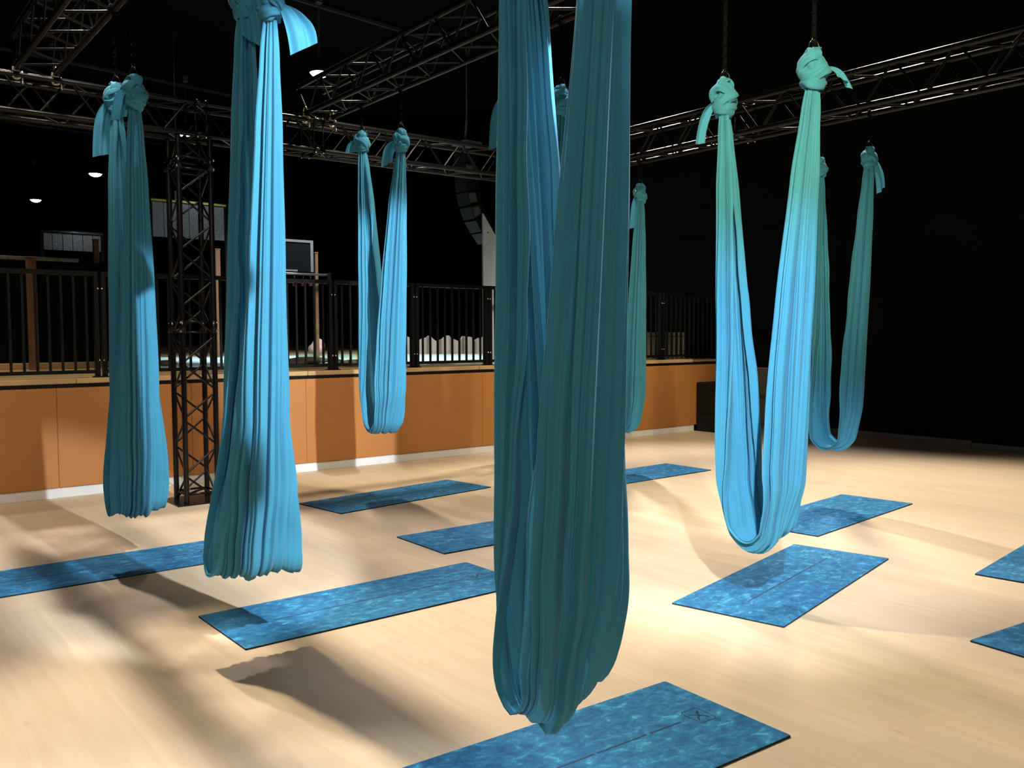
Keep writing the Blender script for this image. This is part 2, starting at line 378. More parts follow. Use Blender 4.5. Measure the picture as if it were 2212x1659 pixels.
RL = ['black steel railing section in front of the stout brown post', 'black steel railing section behind the truss tower',
      'short black railing section behind the narrow blue hammock', 'short black railing section ending at the white board',
      'black railing section behind the large dark hammock, next to the white board', 'black railing section behind the half hidden teal hammock',
      'black railing section in front of the low beige panel wall, ending near the subwoofer']
for a, b, lab in zip(cuts[:-1], cuts[1:], RL): railing(a + 0.012, b - 0.012, lab)
# sub-parts were built in world coordinates: shift foot plates into their post's frame
for o in COL.objects:
    if o.name.split('.')[0] == 'foot_plate':
        o.location = (0, 0, 0)
        off = o.parent.parent.location
        for v in o.data.vertices: v.co -= Vector(off)

# ------------------------------------------------------------------ trusses
chord_me = unit_rod('chord', 'black_metal', 12)
brace_me = unit_rod('brace', 'black_metal', 8)
S29 = 0.29
def truss(name, a, b, label, group=None, e1=None, e2=None, start=0, coup=(), pitch=0.25):
    """box truss from a to b (its low corner chord), cross section along e1 and e2"""
    a = Vector(a); b = Vector(b); d = (b - a); L = d.length; d = d / L
    e1 = Vector(e1) * S29; e2 = Vector(e2) * S29
    t = thing(name, a, label, 'truss', group)
    cr = [Vector((0, 0, 0)), e1, e1 + e2, e2]
    for c in cr: inst('chord', chord_me, t, rod_matrix(c, c + d * L, 0.025))
    n = int(round(L / pitch)); st = L / n
    for k in range(4):
        p, q = cr[k], cr[(k + 1) % 4]
        for i in range(n):
            s, e = (p, q) if (i + k + start) % 2 == 0 else (q, p)
            inst('brace', brace_me, t, rod_matrix(s + d * (i * st + 0.012), e + d * ((i + 1) * st - 0.012), 0.010))
    for f in coup:                                     # bolted joint between two lengths
        mb = MB(); cb = MB()
        for k in range(4):
            p, q = cr[k] + a, cr[(k + 1) % 4] + a
            for s in (-0.05, 0.05): mb.tube([p + d * (f * L + s), q + d * (f * L + s)], 0.010, 6)
            mb.tube([p + d * (f * L - 0.06), p + d * (f * L + 0.06)], 0.031, 10)
            for s in (-0.04, 0.04):
                o = (p - (a + (e1 + e2) / 2)).normalized() * 0.032
                o = o - d * o.dot(d)
                cb.ball(p + d * (f * L + s) + o, 0.011, 7, 5)
        mb.build('coupler', 'black_metal', t); cb.build('coupler_bolt', 'chrome', t)
    return t
TY0, TY1, TZ0 = 8.30, 8.59, 3.405
X, Y, Z = Vector((1, 0, 0)), Vector((0, 1, 0)), Vector((0, 0, 1))
truss('box_truss', (-3.0, TY0, TZ0), (6.78, TY0, TZ0), 'black box truss running parallel to the orange padded wall, on two towers', None, Y, Z, 0, (0.60, 0.72))
truss('box_truss', (6.78, -3.0, TZ0), (6.78, TY0 - 0.0, TZ0), 'black box truss running from the far tower along the black wall', None, X, Z, 0, (0.22, 0.50, 0.74))
t = thing('truss_corner', (6.78, TY0, TZ0), 'black truss corner block on top of the far tower', 'truss')
cm = MB()
for dx in (0, S29):
    for dy in (0, S29): inst('chord', chord_me, t, rod_matrix((dx, dy, -0.02), (dx, dy, S29 + 0.02), 0.026))
for dz in (0, S29):
    for (p, q) in (((0, 0), (S29, 0)), ((S29, 0), (S29, S29)), ((S29, S29), (0, S29)), ((0, S29), (0, 0)), ((0, 0), (S29, S29))):
        inst('brace', brace_me, t, rod_matrix((p[0], p[1], dz), (q[0], q[1], dz), 0.016))
for dz in (0.06, 0.23):
    for (dx, dy) in ((-0.03, 0.02), (-0.03, 0.27), (0.02, -0.03), (0.27, -0.03)):
        cm.ball((6.78 + dx, TY0 + dy, TZ0 + dz), 0.013, 8, 6)
cm.build('coupler_bolt', 'chrome', t)

def tower(x, label):
    t = truss('truss_tower', (x, TY0, 0.012), (x, TY0, TZ0 - 0.03), label, None, X, Y, 1, (0.485, 0.93))
    MB().bbox((x - 0.11, TY0 - 0.10, 0), (x + S29 + 0.11, TY1 + 0.10, 0.012), 0.002).build('base_plate', 'black_metal', t)
    fb = MB()
    for (p, q) in (((0, 0), (1, 0)), ((1, 0), (1, 1)), ((1, 1), (0, 1)), ((0, 1), (0, 0)), ((0, 0), (1, 1))):
        fb.tube([(x + p[0] * S29, TY0 + p[1] * S29, 0.09), (x + q[0] * S29, TY0 + q[1] * S29, 0.09)], 0.011, 6)
    fb.build('foot_frame', 'black_metal', t)
    return t
tower(2.655, 'black truss tower standing on a base plate beside the low hanging teal hammock')
tower(6.78, 'black truss tower at the far corner, mostly behind the large dark hammock')

def clamp(t, x, y, z):
    """half coupler that ties an upper truss to the main truss"""
    mb = MB().torus((x, y, z), 0.034, 0.012, X, Z, 12, 6).box((x - 0.03, y - 0.022, z + 0.028), (x + 0.03, y + 0.022, z + 0.055))
    mb.torus((x, y, z + 0.085), 0.034, 0.012, Y, Z, 12, 6).tube([(x + 0.045, y, z - 0.06), (x + 0.045, y, z + 0.03)], 0.008, 6).ball((x + 0.045, y, z - 0.06), 0.016, 8, 5)
    mb.build('clamp', 'clamp_metal', t)
UZ = 3.748
for x, lab in ((1.37, 'black truss laid over the main truss, carrying the long tailed hammock'),
               (3.90, 'black truss laid over the main truss beside the large pendant lamp')):
    t = truss('cross_truss', (x, -3.0, UZ), (x, 8.47, UZ), lab, 'trusses laid across the main truss', X, Z, 1, (0.30, 0.62))
    for dx in (0, S29):
        for yy in (TY0,): clamp(t, x + dx, yy, TZ0 + S29)

# ------------------------------------------------------------------ hammocks
def smooth(a, b, x):
    x = max(0.0, min(1.0, (x - a) / (b - a))); return x * x * (3 - 2 * x)
def interp(tab, x):
    if x <= tab[0][0]: return tab[0][1]
    for (a, va), (b, vb) in zip(tab[:-1], tab[1:]):
        if x <= b:
            k = (x - a) / (b - a); k = k * k * (3 - 2 * k) * 0.5 + k * 0.5
            return va + (vb - va) * k
    return tab[-1][1]
def catmull(P, n):
    out = []
    Q = [P[0] + (P[0] - P[1])] + P + [P[-1] + (P[-1] - P[-2])]
    for i in range(1, len(Q) - 2):
        for k in range(n):
            t = k / n; a, b, c, d = Q[i - 1], Q[i], Q[i + 1], Q[i + 2]
            out.append(0.5 * ((2 * b) + (c - a) * t + (2 * a - 5 * b + 4 * c - d) * t * t + (3 * b - a - 3 * c + d) * t ** 3))
    out.append(P[-1]); return out
WX = [(0, 0.155), (0.06, 0.158), (0.15, 0.142), (0.30, 0.117), (0.55, 0.090), (0.80, 0.062), (0.93, 0.042), (1.0, 0.026)]
TY = [(0, 0.014), (0.06, 0.036), (0.15, 0.060), (0.30, 0.060), (0.55, 0.052), (0.80, 0.042), (0.93, 0.032), (1.0, 0.022)]
def sling(name, root, kf, kn, bot, seed, wx, ty, rb, skew=0.0, lip=0.05, sway=(0, 0), NT=260, NS=180):
    """cloth hung from two knots: a pleated strip that runs down, round the bottom and up again"""
    rnd = random.Random(seed); o = Vector(root.location)
    dirv = Vector((kf.x - kn.x, kf.y - kn.y, 0)).normalized(); side = Vector((dirv.y, -dirv.x, 0))
    def pt(k, a, z): return Vector((bot.x, bot.y, 0)) + dirv * a + Vector((0, 0, z)) + Vector((k, 0, 0))
    def lerp_strand(K, sg):
        h = K.z - bot.z
        b1 = Vector((bot.x, bot.y, bot.z)) + dirv * (sg * rb)
        pts = [K - Vector((0, 0, 0.02))]
        for q in (0.80, 0.55, 0.32):
            low = b1 + Vector((0, 0, 0.20)) ; p = low.lerp(K, (q * h - 0.20) / (h - 0.20))
            s_ = sway[0] if sg > 0 else sway[1]
            p += dirv * (s_ * math.sin(PI * q))
            pts.append(p)
        pts += [b1 + Vector((0, 0, 0.17)), b1 - dirv * (sg * rb * 0.32) + Vector((0, 0, 0.045))]
        return pts
    A = lerp_strand(kf, 1); B = lerp_strand(kn, -1)
    ctrl = A + [Vector(bot)] + B[::-1]
    path = catmull(ctrl, 40)
    # resample by arc length
    acc = [0.0]
    for p, q in zip(path[:-1], path[1:]): acc.append(acc[-1] + (q - p).length)
    L = acc[-1]; P = []; j = 0
    for i in range(NS + 1):
        s = L * i / NS
        while j < len(acc) - 2 and acc[j + 1] < s: j += 1
        k = (s - acc[j]) / max(1e-9, acc[j + 1] - acc[j]); P.append(path[j].lerp(path[j + 1], k))
    ks = []
    for f, a in ((1.0, 0.40), (1.8, 0.40), (5.0, 0.62), (7.6, 0.60), (10.8, 0.50), (15.2, 0.36), (21.0, 0.20)):
        ks.append((f * rnd.uniform(0.92, 1.08), a * rnd.uniform(0.8, 1.2), rnd.uniform(0, 6.28), rnd.uniform(-1.6, 1.6), rnd.uniform(0.6, 2.0), rnd.uniform(0, 6.28)))
    b2 = [rnd.uniform(0, 6.28) for _ in range(6)]
    cre = [(rnd.uniform(-0.92, 0.92), rnd.uniform(0.020, 0.045), rnd.choice((-1, 1)) * rnd.uniform(0.6, 1.5), rnd.uniform(0.0, 1.0), rnd.uniform(0.15, 0.5), rnd.uniform(-0.35, 0.35)) for _ in range(16)]
    vs = []; fs = []
    half = next(i for i, p in enumerate(P) if p.z == min(q.z for q in P))
    for i, p in enumerate(P):
        s = i / NS
        tg = (P[min(i + 1, NS)] - P[max(i - 1, 0)]).normalized()
        nrm = side.cross(tg).normalized()
        K = kf if i <= half else kn
        h = max(0.0, (p.z - bot.z) / (K.z - bot.z))
        w = interp(wx, h); T = interp(ty, h)
        near_b = 1 - smooth(0.0, 0.16, h)
        thm = math.radians(interp([(0, 74), (0.08, 88), (0.2, 118), (0.45, 146), (0.8, 160), (1.0, 165)], h))
        rip = interp([(0, 0.010), (0.08, 0.016), (0.25, 0.022), (0.5, 0.019), (0.8, 0.0145), (0.95, 0.010), (1, 0.007)], h) * max(0.8, min(1.5, w / interp(WX, h)))
        wmax = math.sin(min(thm, PI / 2))
        for k in range(NT + 1):
            t = -1 + 2 * k / NT
            tt = t + 0.09 * math.sin(2.4 * t + b2[0] + 1.5 * s) + 0.05 * math.sin(5 * t + b2[1] - 2 * s)
            A_ = 0.0; B_ = 0.0
            for (f, a, ph, dr, fq, ph2) in ks:
                arg = PI * f * tt + ph + dr * math.sin(fq * 3.0 * s + ph2) * 0.9
                if f < 3: A_ += a * math.sin(arg)                     # slow bulges of the bundle
                else: A_ += a * (2.2 * abs(math.sin(arg / 2)) - 1.4)  # round pleats with sharp valleys
                B_ += a * math.cos(arg + 0.6)
            cr_ = 0.0
            for (t0, cw, dp, s0, sw, dr) in cre:
                wn = 1 - abs(s - s0) / sw
                if wn > 0:
                    g = (t - t0 - dr * (s - s0)) / cw
                    if abs(g) < 3: cr_ -= abs(dp) * math.exp(-g * g) * min(1.0, 2 * wn)
            th = thm * (t + 0.018 * B_)
            out = rip * (A_ + 0.7 * cr_)
            xo = w * math.sin(th) / wmax + out * math.sin(th)
            yo = T * math.cos(th) + out * math.cos(th) - T * 0.5 * near_b
            yo += near_b * 0.007 * (math.sin(34 * (s - 0.5) + 5 * t + b2[5]) + 0.7 * math.sin(61 * (s - 0.5) - 7 * t + b2[1]))
            # slack at the bottom: edges of the sling ride higher, one side droops
            zo = near_b * (lip * (abs(t) ** 1.6) + skew * t + 0.012 * math.sin(5 * t + b2[2]))
            e = (0.006 * math.sin(37 * s + b2[3]) + 0.004 * math.sin(83 * s + b2[4])) * smooth(0.8, 1.0, abs(t)) * (1 if t > 0 else -1)
            q = p + side * (xo + e) + nrm * yo + Vector((0, 0, zo))
            vs.append(q)
    for i in range(NS):
        for k in range(NT):
            a = i * (NT + 1) + k; fs.append((a, a + 1, a + NT + 2, a + NT + 1))
    return MB().add(vs, fs, True).build(name, 'fabric', root)

def knot(root, K, r, seed, turn=0.0):
    rnd = random.Random(seed); p1, p2, p3 = [rnd.uniform(0, 6.28) for _ in range(3)]
    mb = MB(); vs = []; fs = []; n, m_ = 40, 24
    for i in range(m_ + 1):
        th = PI * i / m_
        for k in range(n):
            ph = 2 * PI * k / n
            rr = r * 0.80 * (1 + 0.13 * math.sin(2 * ph + 3.2 * th + p1) + 0.10 * math.sin(5 * ph - 5 * th + p2) + 0.05 * math.sin(9 * ph + 7 * th + p3))
            vs.append((K.x + rr * 0.95 * math.sin(th) * math.cos(ph), K.y + rr * 0.95 * math.sin(th) * math.sin(ph), K.z + rr * 1.05 * math.cos(th)))
    for i in range(m_):
        for k in range(n): fs.append((i * n + k, (i + 1) * n + k, (i + 1) * n + (k + 1) % n, i * n + (k + 1) % n))
    mb.add(vs, fs, True)
    def band(c, R, tube, tilt, az, ph, flat=1.0):
        """one turn of bunched cloth round the knot"""
        a1 = Vector((math.cos(az), math.sin(az), 0)); a2 = Vector((-math.sin(az) * math.cos(tilt), math.cos(az) * math.cos(tilt), math.sin(tilt)))
        nx = a1.cross(a2); vs = []; fs = []; n, k_ = 40, 30
        for i in range(n):
            t = 2 * PI * i / n; d = a1 * math.cos(t) + a2 * math.sin(t)
            for j in range(k_):
                q = 2 * PI * j / k_
                tr = tube * (1 + 0.17 * math.sin(3 * q + 1.3 * math.sin(2 * t) + ph) + 0.11 * math.sin(7 * q + 1.0 * math.sin(t + ph)) + 0.07 * math.sin(11 * q + 0.8 * math.sin(2 * t + ph)) + 0.10 * math.sin(3 * t + ph))
                vs.append(c + d * (R + tr * 0.7 * math.cos(q)) + nx * (tr * flat * math.sin(q)))
        for i in range(n):
            for j in range(k_): fs.append((i * k_ + j, ((i + 1) % n) * k_ + j, ((i + 1) % n) * k_ + (j + 1) % k_, i * k_ + (j + 1) % k_))
        mb.add(vs, fs, True)
    band(K + Vector((0, 0, -0.62 * r)), r * 0.50, r * 0.38, 0.30, turn, p1, 1.25)
    band(K + Vector((0.06 * r, 0, -0.10 * r)), r * 0.66, r * 0.40, -0.75, turn + 1.2, p2, 1.30)
    band(K + Vector((-0.1 * r, 0.1 * r, 0.28 * r)), r * 0.62, r * 0.36, 0.95, turn + 2.4, p3, 1.35)
    band(K + Vector((0, 0, 0.85 * r)), r * 0.42, r * 0.32, 1.45, turn + 0.5, p1 + 1, 1.3)
    return mb.build('knot', 'fabric', root)

def tail(root, K, dirv, L, w0, w1, spread, seed, rise=0.02, cut=0.2, NA=26, NB=36):
    """loose end of cloth hanging out of the knot"""
    rnd = random.Random(seed); p1, p2 = rnd.uniform(0, 6.28), rnd.uniform(0, 6.28)
    d = Vector(dirv).normalized(); w = Vector((-d.y, d.x, 0))
    wv = (d * 0.75 + w * 0.65).normalized(); nv = wv.cross(Vector((0, 0, 1)))
    b = [K, K + d * (0.55 * spread) + Vector((0, 0, rise)), K + d * (0.95 * spread) + Vector((0, 0, -0.35 * L)), K + d * spread + Vector((0, 0, -L))]
    vs = []; fs = []
    for i in range(NB + 1):
        t = i / NB; u = 1 - t
        for k in range(NA + 1):
            c = -1 + 2 * k / NA
            tl = min(1.0, t * (1 + cut * c * smooth(0.6, 1, t) * 0.5))
            p = b[0] * u ** 3 + b[1] * (3 * u * u * t) + b[2] * (3 * u * t * t) + b[3] * t ** 3
            ww = (w0 + (w1 - w0) * smooth(0, 0.7, t)) / 2
            f = math.sin(4.6 * c + p1 + 1.2 * t) * 0.7 + math.sin(8.3 * c + p2 - 1.4 * t) * 0.35
            p = p + wv * (c * ww) + nv * (f * ww * 0.42 * (1 - 0.35 * t)) + Vector((0, 0, -cut * c * ww * smooth(0.5, 1, t) * 2.0))
            vs.append(p)
    for i in range(NB):
        for k in range(NA):
            a = i * (NA + 1) + k; fs.append((a, a + 1, a + NA + 2, a + NA + 1))
    return MB().add(vs, fs, True).build('tail', 'fabric', root)

def strap(root, K, top, r):
    """black daisy chain over the truss chord with a carabiner through the knot"""
    a = Vector((K.x, K.y, K.z + r * 1.45)); b = Vector(top)
    mb = MB(); n = max(4, int((b - a).length / 0.06)); wv = Vector((0.6, -0.8, 0)) * 0.011
    nv = Vector((0.8, 0.6, 0)) * 0.0022
    for i in range(n):
        p, q = a.lerp(b, i / n), a.lerp(b, (i + 0.94) / n)
        m_ = (p + q) / 2 + nv * (2.4 if i % 2 else -2.4)
        for s in (1, -1):
            mb.add([p + wv, p - wv, m_ - wv + nv * s, m_ + wv + nv * s, q + wv, q - wv], [(0, 1, 2, 3), (3, 2, 5, 4)])
        mb.box((q.x - 0.011, q.y - 0.009, q.z - 0.006), (q.x + 0.011, q.y + 0.009, q.z + 0.006))
    mb.torus(b + Vector((0, 0, 0.02)), 0.032, 0.008, X, Z, 14, 6)
    mb.build('strap', 'webbing', root)
    c = MB().torus((a.x, a.y, a.z - 0.01), 0.028, 0.006, (0.79, -0.61, 0), Z, 16, 6, 1.7).ball((a.x, a.y, a.z + 0.037), 0.011, 8, 5)
    c.build('carabiner', 'black_metal', root)
    MB().torus((a.x, a.y, a.z + 0.045), 0.010, 0.004, (0.79, -0.61, 0), Z, 10, 5).build('carabiner_gate', 'chrome', root)

LEFT = Vector((-0.788, 0.616, 0)); RIGHT = -LEFT; NEAR = Vector((-0.616, -0.788, 0))
def sc(tab, *k):
    return [(h, v * interp(list(k), h)) for h, v in tab] if k and isinstance(k[0], tuple) else [(h, v * k[0]) for h, v in tab]
def hammock(label, x, kf, kn, bot, seed, tails, zt, wk=1.0, tk=1.0, rb=0.09, skew=0.0, lip=0.05, kr=0.075, sway=(0, 0), xt=None, name='aerial_hammock'):
    """kf, kn: pixels of the far and near knot, bot: pixel of the lowest point, all in the plane under the truss at x"""
    KF = atx(*kf, x); KN = atx(*kn, x); B = atx(*bot, x)
    root = thing(name, (x, B.y, 0), label, 'hammock', 'aerial yoga hammocks')
    root.location = (x, B.y, B.z)
    w = sc(WX, *wk) if isinstance(wk, (list, tuple)) else sc(WX, wk)
    t_ = sc(TY, *tk) if isinstance(tk, (list, tuple)) else sc(TY, tk)
    sling('sling', root, KF, KN, B, seed, w, t_, rb, skew, lip, sway)
    for K, sd in ((KF, seed), (KN, seed + 1)):
        knot(root, K + Vector((0, 0, kr * 0.5)), kr, sd * 3 + 1, sd * 0.7)
    for (which, d, L, w0, w1, spread, rise, cut) in tails:
        K = (KF if which == 'f' else KN) + Vector((0, 0, kr * 0.5))
        tail(root, K, d, L, w0, w1, spread, seed * 5 + (1 if which == 'f' else 2), rise, cut)
    for K in (KF, KN):
        K2 = K + Vector((0, 0, kr * 0.5))
        strap(root, K2, (xt or x, K.y, zt), kr)
    print(label[:30], 'knots', [round(v, 2) for v in KF], [round(v, 2) for v in KN], 'bottom', [round(v, 2) for v in B])
    return root

UB = UZ - 0.02; RB = TZ0 - 0.02
hammock('large dark teal hammock above the mat with the framed logo, knots out of view', 1.66, (1112, -330), (1322, -420), (1205, 1552), 11,
        [('f', LEFT, 0.2, 0.05, 0.12, 0.10, 0.02, 0.2), ('n', RIGHT, 0.2, 0.05, 0.12, 0.12, 0.02, -0.2)], UB, [(0, 1.0), (0.12, 1.08), (0.5, 1.05), (1, 1.0)], [(0, 0.8), (0.1, 1.0), (1, 1.25)], 0.065, 0.03, 0.09)
hammock('wide bottomed hammock with one bright blue strand and one shaded strand', 1.66, (527, 22), (583, 25), (552, 1243), 23,
        [('f', RIGHT * 0.8 + NEAR * 0.6, 0.20, 0.06, 0.11, 0.07, 0.03, 0.3), ('n', RIGHT, 0.20, 0.05, 0.12, 0.15, 0.02, -0.3)], UB, [(0, 1.45), (0.12, 1.25), (0.3, 1.0), (1, 1.0)], [(0, 0.5), (0.15, 0.85), (0.3, 1.0), (1, 1.0)], 0.07, -0.02, 0.015, 0.07)
hammock('dark teal hammock with a long loose tail, beside the truss tower base', 1.66, (252, 232), (290, 218), (297, 1112), 37,
        [('f', LEFT, 0.36, 0.06, 0.13, 0.10, 0.02, 0.15), ('n', LEFT * 0.7 + NEAR * 0.7, 0.17, 0.08, 0.15, 0.10, 0.05, 0.2)], UB, [(0, 1.15), (0.3, 1.0), (1, 1.0)], 1.0, 0.08, 0.0, 0.03, 0.085)
hammock('narrow blue hammock hanging before the railing, far down the middle row', 4.19, (782, 318), (867, 316), (828, 934), 41,
        [('f', LEFT, 0.09, 0.08, 0.14, 0.10, 0.05, 0.1), ('n', LEFT, 0.20, 0.06, 0.12, 0.13, 0.03, 0.3)], UB, [(0, 1.05), (1, 1.15)], 1.1, 0.11, 0.0, 0.03, 0.08)
hammock('brightly lit sky blue hammock with mint green top, hanging open above a mat', 4.19, (1565, 232), (1757, 172), (1645, 1180), 53,
        [('f', LEFT, 0.25, 0.05, 0.11, 0.14, 0.00, 0.1), ('n', RIGHT, 0.06, 0.08, 0.13, 0.17, 0.06, 0.2)], UB, [(0, 1.0), (0.2, 1.15), (0.4, 1.25), (0.7, 1.25), (1, 1.0)], 1.2, 0.12, 0.02, 0.05, 0.085)
hammock('shaded teal hammock with a lit edge, hanging close to the black wall', 7.07, (1771, 372), (1878, 352), (1800, 969), 67,
        [('f', RIGHT, 0.66, 0.05, 0.09, 0.03, 0.02, 0.1), ('n', RIGHT, 0.27, 0.06, 0.12, 0.10, 0.02, -0.3)], RB, [(0, 0.9), (1, 1.0)], 1.0, 0.14, 0.0, 0.03, 0.07)
hammock('greenish hammock seen through the gap between the strands of the large dark hammock', 4.19, (1105, 215), (1213, 232), (1160, 1020), 71,
        [('f', LEFT, 0.40, 0.06, 0.12, 0.13, 0.02, 0.2), ('n', RIGHT * 0.8 + NEAR * 0.5, 0.17, 0.06, 0.12, 0.10, 0.04, 0.3)], UB, 1.0, 1.0, 0.09, 0.0, 0.03, 0.08)
hammock('teal hammock half hidden behind the large dark one, near the far corner', 7.07, (1318, 432), (1383, 428), (1352, 930), 83,
        [('n', LEFT, 0.36, 0.06, 0.13, 0.08, 0.02, 0.1)], RB, 1.0, 1.0, 0.10, 0.0, 0.03, 0.08)

# ------------------------------------------------------------------ yoga mats
ML, MW = 1.833, 0.670
def mat_meshes():
    base = MB().bbox((-ML / 2, -MW / 2, 0), (ML / 2, MW / 2, 0.0082), 0.001).mesh('rubber_base'); base.materials.append(M['rubber'])
    # rounded corners of the printed top
    pts = []; c = 0.012
    for (cx, cy, a0) in ((ML / 2 - c, MW / 2 - c, 0), (-ML / 2 + c, MW / 2 - c, 90), (-ML / 2 + c, -MW / 2 + c, 180), (ML / 2 - c, -MW / 2 + c, 270)):
        for k in range(5):
            a = math.radians(a0 + 22.5 * k); pts.append((cx + c * math.cos(a), cy + c * math.sin(a), 0.0082))
    top = MB().prism(pts, (0, 0, 0.0012)).mesh('top_layer'); top.materials.append(M['mat_top'])
    ln = MB()
    for (a, b) in ((-0.62, 0.20), (0.215, 0.47), (0.49, 0.66)):
        ln.box((a, -0.004, 0.0092), (b, 0.004, 0.0099))
    line = ln.mesh('alignment_line'); line.materials.append(M['mat_print'])
    lg = MB()                                      # rounded rectangle with a small figure of crossed curves, near the end of the mat
    x0, y0, hx, hy, c, w = 0.765, 0.0, 0.048, 0.060, 0.016, 0.0045
    ring = []
    for (cx, cy, a0) in ((x0 + hx - c, y0 + hy - c, 0), (x0 - hx + c, y0 + hy - c, 90), (x0 - hx + c, y0 - hy + c, 180), (x0 + hx - c, y0 - hy + c, 270)):
        for k in range(5):
            a = math.radians(a0 + 22.5 * k); ring.append((cx, cy, math.cos(a), math.sin(a)))
    n = len(ring); vs = [(cx + c * ca, cy + c * sa, 0.0100) for cx, cy, ca, sa in ring] + [(cx + (c - w) * ca, cy + (c - w) * sa, 0.0100) for cx, cy, ca, sa in ring]
    lg.add(vs, [(i, (i + 1) % n, (i + 1) % n + n, i + n) for i in range(n)])
    def stroke(P, wd):
        vs = []; fs = []
        for i, (px, py) in enumerate(P):
            qx, qy = P[min(i + 1, len(P) - 1)]; rx, ry = P[max(i - 1, 0)]
            dx, dy = qx - rx, qy - ry; l = math.hypot(dx, dy); ww = wd * (0.5 + 0.9 * math.sin(PI * (0.15 + 0.7 * i / (len(P) - 1))))
            vs += [(px - dy / l * ww, py + dx / l * ww, 0.0100), (px + dy / l * ww, py - dx / l * ww, 0.0100)]
        for i in range(len(P) - 1): fs.append((2 * i, 2 * i + 1, 2 * i + 3, 2 * i + 2))
        lg.add(vs, fs)
    stroke([(x0 + 0.028, y0 + 0.038), (x0 + 0.010, y0 + 0.012), (x0 - 0.004, y0 - 0.006), (x0 - 0.022, y0 - 0.018), (x0 - 0.030, y0 - 0.034)], 0.0034)
    stroke([(x0 - 0.030, y0 + 0.026), (x0 - 0.010, y0 + 0.010), (x0 + 0.004, y0 - 0.002), (x0 + 0.020, y0 - 0.020), (x0 + 0.026, y0 - 0.036)], 0.0034)
    stroke([(x0 + 0.030, y0 + 0.030), (x0 + 0.012, y0 + 0.022), (x0 - 0.002, y0 + 0.018)], 0.0028)
    logo = lg.mesh('logo'); logo.materials.append(M['mat_print'])
    return base, top, line, logo
MM = mat_meshes()
def yoga_mat(x, y, deg, label):
    r = thing('yoga_mat', (x, y, 0.0), label, 'yoga mat', 'blue yoga mats on the floor')
    r.rotation_euler = (0, 0, math.radians(deg))
    for nm, me in zip(('rubber_base', 'top_layer', 'alignment_line', 'logo'), MM):
        inst(nm, me, r, Matrix.Identity(4))
    return r
yoga_mat(2.02, 2.36, -1.9, 'blue marbled yoga mat with a small framed logo, below the large dark hammock')
yoga_mat(2.54, 4.59, 0.7, 'blue marbled yoga mat with a dark hammock shadow across one end')
yoga_mat(1.36, 6.36, 0.7, 'blue marbled yoga mat below the long tailed hammock by the truss tower')
yoga_mat(4.42, 7.44, 7.7, 'blue marbled yoga mat closest to the white skirting of the orange wall')
yoga_mat(4.39, 5.56, -0.5, 'blue marbled yoga mat lying second from the orange wall in the middle row')
yoga_mat(4.82, 3.31, 12.8, 'blue marbled yoga mat with a U shaped shadow from the sky blue hammock')
yoga_mat(6.88, 4.32, 6.5, 'blue marbled yoga mat behind the sky blue hammock, towards the black wall')
yoga_mat(7.07, 6.86, 1.4, 'blue marbled yoga mat under the half hidden hammock, near the far corner')
a = atz(2107, 1242); yoga_mat(a.x + 0.95, a.y - 0.21, 7.5, 'blue marbled yoga mat past the U shadowed mat, towards the black wall')
a = atz(2095, 1387); yoga_mat(a.x + 0.882, a.y - 0.421, -5.5, 'blue marbled yoga mat past the logo mat, farthest from the orange wall')

# ------------------------------------------------------------------ pendant lamps and ceiling rails
def pendant(u, v, zl, label, mount=None, rad=0.17):
    P = atz(u, v, zl); r = thing('pendant_lamp', P, label, 'lamp', 'pendant lamps over the far hall')
    MB().lathe(P, [(rad, 0.0), (rad, 0.03), (rad * 0.8, 0.07), (rad * 0.45, 0.11), (rad * 0.30, 0.20), (0.0, 0.21)], 28).build('housing', 'lamp_housing', r)
    MB().lathe(P, [(0.0, -0.075), (rad * 0.35, -0.070), (rad * 0.7, -0.045), (rad * 0.96, 0.0)], 28).build('lens', 'lamp_lens', r)
    ch = MB(); z = P.z + 0.2; i = 0
    while z < CEIL - 0.16:
        ax = X if i % 2 else Y
        ch.torus((P.x, P.y, z + 0.04), 0.022, 0.006, ax, Z, 8, 4, 1.7); z += 0.068; i += 1
    ch.build('chain', 'rail_grey', r)
    MB().bbox((P.x - 0.06, P.y - 0.06, CEIL - 0.15), (P.x + 0.06, P.y + 0.06, CEIL), 0.01).build('mount_box', 'rail_grey', r)
    return r
pendant(690, 158, 6.0, 'large round pendant lamp on a chain, glowing beside the cross truss', rad=0.165)
pendant(206, 376, 6.0, 'glowing pendant lamp beside the long tailed hammock', rad=0.175)
pendant(77, 432, 6.0, 'small glowing pendant lamp deepest in the dark hall')
pendant(402, 292, 6.0, 'glowing pendant lamp seen through the head of the truss tower', rad=0.16)
for (p, q, lab) in (((430, -66), (960, 94), 'thin grey ceiling rail above the large pendant lamp'), ((0, 104), (600, 227), 'thin grey ceiling rail above the main truss'), ((0, 259), (420, 322), 'thin grey ceiling rail deep in the hall')):
    zz = CEIL - 0.06; a, b = atz(*p, zz), atz(*q, zz); d = (b - a).normalized(); s = Vector((-d.y, d.x, 0)) * 0.03
    r = MB().prism([a + s - Z * 0.03, a - s - Z * 0.03, a - s + Z * 0.02, a + s + Z * 0.02], b - a)
    n = int((b - a).length / 1.5)
    o = fix_normals(r.build('ceiling_rail', 'rail_grey', None, tuple(a))); tag(o, lab, 'rail')
    for i in range(n + 1):
        c = a + d * min((b - a).length - 0.05, 0.3 + i * 1.5)
        h = MB().box((c.x - 0.012, c.y - 0.012, c.z - 0.01), (c.x + 0.012, c.y + 0.012, CEIL)).build('hanger', 'rail_grey', o)

